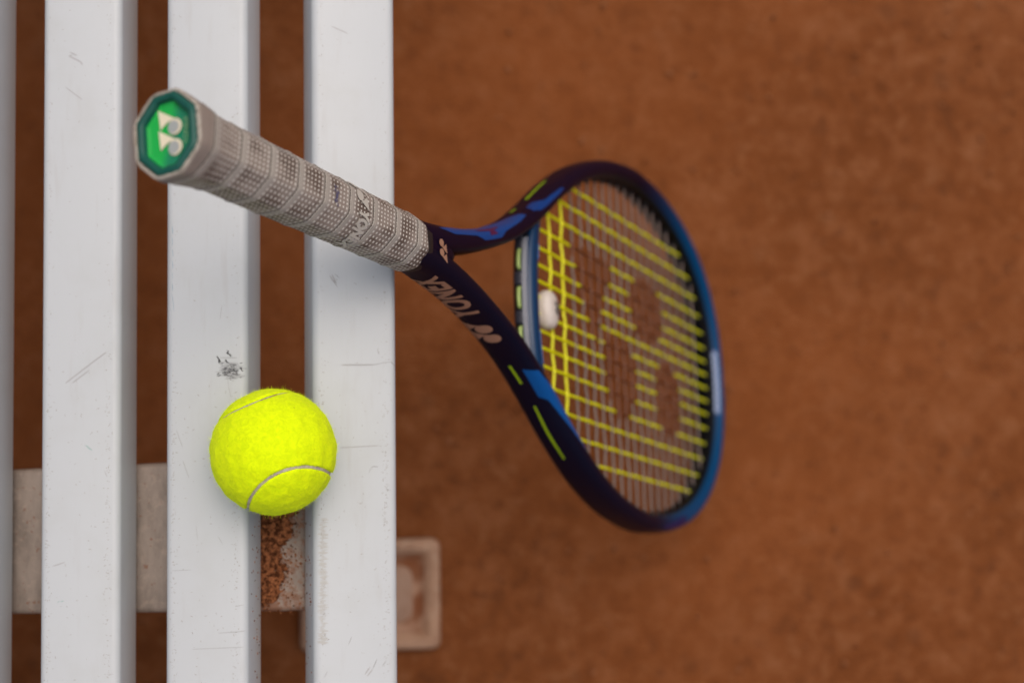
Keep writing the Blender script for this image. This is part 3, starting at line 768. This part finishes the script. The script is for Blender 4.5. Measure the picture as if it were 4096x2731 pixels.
# grime: darker on the worn flats, paler where the wrap stretches over the edges
fl=g.ss(g.noise(g.map(p,(.7,1.3,1.3)),70,3,.55),.40,.62)
c=g.mix(fl,(.285,.243,.208),(.125,.095,.077))
band=g.math('MULTIPLY',g.ss(fv,.16,.30),g.ss(fv,1.0,.80))
c=g.mix(band,(.37,.34,.30),c)
c=g.mix(g.math('MULTIPLY',g.ss(along,.014,.005),.75),c,(.285,.242,.208))
c=g.mix(g.math('MULTIPLY',g.ss(g.noise(p,420,3,.6),.52,.72),.25),c,(.31,.27,.23))
# little square studs
du=g.math('ABSOLUTE',g.math('SUBTRACT',g.math('FRACT',U),.5)); 
dv_=g.math('ABSOLUTE',g.math('SUBTRACT',g.math('FRACT',g.math('MULTIPLY',fv,7.3)),.5))
dot=g.math('MULTIPLY',g.ss(du,.26,.20),g.ss(dv_,.22,.16))
dot=g.math('MULTIPLY',dot,g.math('MULTIPLY',g.ss(fv,.125,.145),g.ss(fv,.985,.965)))
dot=g.math('MULTIPLY',dot,g.ss(along,.009,.020))
c=g.mix(g.math('MULTIPLY',dot,.95),c,(.70,.68,.61))
# border line printed along the wrap edge
ed=g.math('MULTIPLY',g.ss(fv,.0,.02),g.ss(fv,.13,.10))
c=g.mix(g.math('MULTIPLY',ed,.55),c,(.50,.48,.42))
c=g.mix(g.math('MULTIPLY',g.ss(g.math('ABSOLUTE',g.math('SUBTRACT',fv,.062)),.010,.004),.5),c,(.26,.22,.18))
c=g.mix(g.math('MULTIPLY',g.ss(g.math('ABSOLUTE',g.math('SUBTRACT',fv,.988)),.020,.008),.9),c,(.07,.055,.04))
g.put(b.inputs['Base Color'],c)
g.bump(b,g.math('ADD',g.math('MULTIPLY',dot,.5),g.math('MULTIPLY',g.noise(p,900,3),.4)),.3,.0004)
GR=rk('overgrip',fix(me) if False else me,m)
# end lip of the overgrip: pale ragged edge folded round the cap
rings=[]; NTH=96
def capr(th,h=1.): return oct_r(th,60)*h
prof=[(0.0,0.),(-.0007,-.0002),(-.0010,-.0009),(-.0007,-.0016),(.0015,-.0022)]
for q,(ds,dr) in enumerate(prof):
    ring=[]
    for k in range(NTH):
        th=-math.pi/2+2*math.pi*k/NTH; s0,y,z=grip_pt(0.0,th)
        r0=math.hypot(y,z); jag=.00035*noise.noise(Vector((math.cos(th)*9,math.sin(th)*9,1)))+.0002*noise.noise(Vector((math.cos(th)*30,math.sin(th)*30,5)))
        if q>=2 and -1.0<((th+2.42)%(2*math.pi)-math.pi+math.pi)<.0: pass
        r=r0+dr*1.0+(jag if q>=1 else 0); ring.append(Vector((ds+jag*.8*(q>0),r*math.cos(th),r*math.sin(th))))
    rings.append(ring)
m,nt,b=mat('overgrip_edge',rough=.8); g=G(nt); g.put(b.inputs['Base Color'],g.mix(g.ss(g.noise(g.obj(),500,3),.4,.65),(.40,.365,.31),(.27,.235,.19)))
v,f=sweep(None,rings,caps=False); link('overgrip_lip',fix(mesh('lip',v,f)),m,GR)
V=[];F=[];rn=random.Random(2)                       # frayed threads of the lip
for i in range(260):
    th=rn.uniform(0,6.283); s0,y,z=grip_pt(0,th); q=Vector((rn.uniform(-.001,.0008),y,z)); n=Vector((0,y,z)).normalized(); t=Vector((rn.uniform(-1,.4),rn.gauss(0,.5),rn.gauss(0,.5)))+n*.6
    t=t.normalized()*rn.uniform(.0005,.0014); e=t.cross(n).normalized()*.00004; o=len(V); V+=[q+e,q-e,q+t]; F.append((o,o+1,o+2))
o=link('frayed_threads',mesh('threads',V,F),m,GR,False); o['kind']='stuff'
# lettering and emblem embossed on the wrap
GPR,_,_=mat('grip_print',(.52,.50,.44),.5)
def grip_print(s0,th0,off=.00025,slant=0.):
    # x runs along the helix (theta decreasing), y toward the head
    def fn(x,y):
        th=th0-x/.0157; return grip_pt2(s0+y+PITCH*(th0-th)/(2*math.pi)*-1*-1,th,off)
    return fn
def grip_pt2(s_,th,off):
    r=oct_r(th)*flare(s_)+off+.00022; return (s_,r*math.cos(th),r*math.sin(th))
bmq=text_bm('YONEX',.0116,.0007,.10,1.0,1.0)
PRT=(.1282,R(96))
# the seam obeys s/PITCH+th/2pi=const, so the print follows s = s0 - PITCH*(th-th0)/2pi
def gp(x,y):
    th=PRT[1]+x*(.0240/xm)/.0157; return grip_pt2(PRT[0]+y+.0008*(th-PRT[1]),th,.0004)
xm=max(v.co.x for v in bmq.verts)
link('lettering',wrap(bmq,gp,.0012),GPR,GR)
tri,cir=emblem_polys(.00078)
def ge(x,y):
    th=PRT[1]-.0100/.0157+x/.0157; return grip_pt2(PRT[0]+.0040+y,th,.0004)
link('emblem',wrap(poly_bm(tri+cir),ge,.001),GPR,GR)
# ink smudge
SMU,_,_=mat('ink_smudge',(.085,.085,.17),.7)
parts=[];rn=random.Random(4)
for i in range(40):
    a=rn.gauss(0,.12); s0=.1075+rn.gauss(0,.0011); P=[Vector(grip_pt2(s0+.0004*j*rn.uniform(-1,1),R(92)+a*1.3-.045*j,.0003)) for j in range(3)]
    v=[];
    for q in P: v+=[q+Vector((.00022,0,0)),q-Vector((.00022,0,0))]
    parts.append((v,[(0,1,3,2),(2,3,5,4)]))
link('ink_smudge',mesh('smudge',*join(parts)),SMU,GR)
# ---- butt cap
def octv(hw,hn,ch,rot=ROT):
    """octagon corner points (w,n): half sizes and chamfer"""
    P=[(hw,hn-ch),(hw-ch,hn),(-hw+ch,hn),(-hw,hn-ch),(-hw,-hn+ch),(-hw+ch,-hn),(hw-ch,-hn),(hw,-hn+ch)]
    c_,s_=math.cos(rot),math.sin(rot)
    return [(x*c_-y*s_,x*s_+y*c_) for x,y in P]
CAPM,nt,b=mat('cap_green',(.0,.075,.055),.45)
def ringpts(hw,hn,ch,s_,n=5):
    P=octv(hw,hn,ch); out=[]
    for i in range(8):
        a=P[i];b_=P[(i+1)%8]
        for k in range(n): out.append(Vector((s_,a[0]+(b_[0]-a[0])*k/n,a[1]+(b_[1]-a[1])*k/n)))
    return out
rings=[ringpts(.0180,.0152,.0098,.004),ringpts(.0182,.0154,.0098,.0005),ringpts(.0178,.0150,.0096,-.0012),ringpts(.0168,.0140,.0091,-.0019),ringpts(.0152,.0123,.0083,-.0018),ringpts(.0147,.0118,.0081,-.0012),ringpts(.0145,.0116,.0080,.0018)]
CAP=rk('butt_cap',fix(mesh('cap',*sweep(None,rings,caps=False))),CAPM,None,False)
CAP.data.polygons.foreach_set('use_smooth',[True]*len(CAP.data.polygons))
rings=[ringpts(.0148,.0119,.0080,.0012),ringpts(.0128,.0099,.0070,.0017),ringpts(.0001,.0001,.00005,.0019)]
m,nt,b=mat('cap_window_green',rough=.22,coat=.8); g=G(nt); sep=g.n('ShaderNodeSeparateXYZ'); g.put(sep.inputs[0],g.obj())
hf=g.ss(g.math('ADD',sep.outputs[2],g.math('MULTIPLY',sep.outputs[1],-.25)),-.003,.0035)
g.put(b.inputs['Base Color'],g.mix(hf,(.0,.40,.045),(.0,.20,.085)))
CW=link('cap_window',fix(mesh('window',*sweep(None,rings,caps=False))),m,CAP,False)
CREAM,_,_=mat('cream_foil',(.74,.68,.50),.4); GREY,_,_=mat('grey_foil',(.34,.37,.36),.35)
tri,cir=emblem_polys(.00092,0.0,-.0002)
# emblem x = +w (reading up), y = -n
def capf(off):
    return lambda x,y:(.0013-off,x+.0011,-y)
link('emblem_wedge',wrap(poly_bm(tri),capf(.0002),.002),CREAM,CAP)
link('emblem_disc',wrap(poly_bm(cir),capf(.0002),.002),CREAM,CAP)
small=[[((x-sum(q[0] for q in C)/24)*.80+sum(q[0] for q in C)/24-.0001,(y-sum(q[1] for q in C)/24)*.80+sum(q[1] for q in C)/24+.0006) for x,y in C] for C in cir]  # smaller grey discs, offset to leave a cream crescent
link('disc_shade',wrap(poly_bm(small),capf(.00035),.002),GREY,CAP)
bmq=text_bm('YONEX',.0034,.0,0,1.05,1.0); xm=max(v.co.x for v in bmq.verts)
TM,_,_=mat('cap_small_print',(.20,.36,.17),.5)
link('small_lettering',wrap(bmq,lambda x,y:(.0009,-.0055+x*.012/xm,.0098-y),.003),TM,CAP)
# ---- settle: report clearances
bpy.context.view_layer.update()
zs=[(RM@v.co) for v in FR.data.vertices]; q=min(zs,key=lambda v:v.z); print('frame lowest',tuple(round(x,4) for x in q),'ground',GZ)
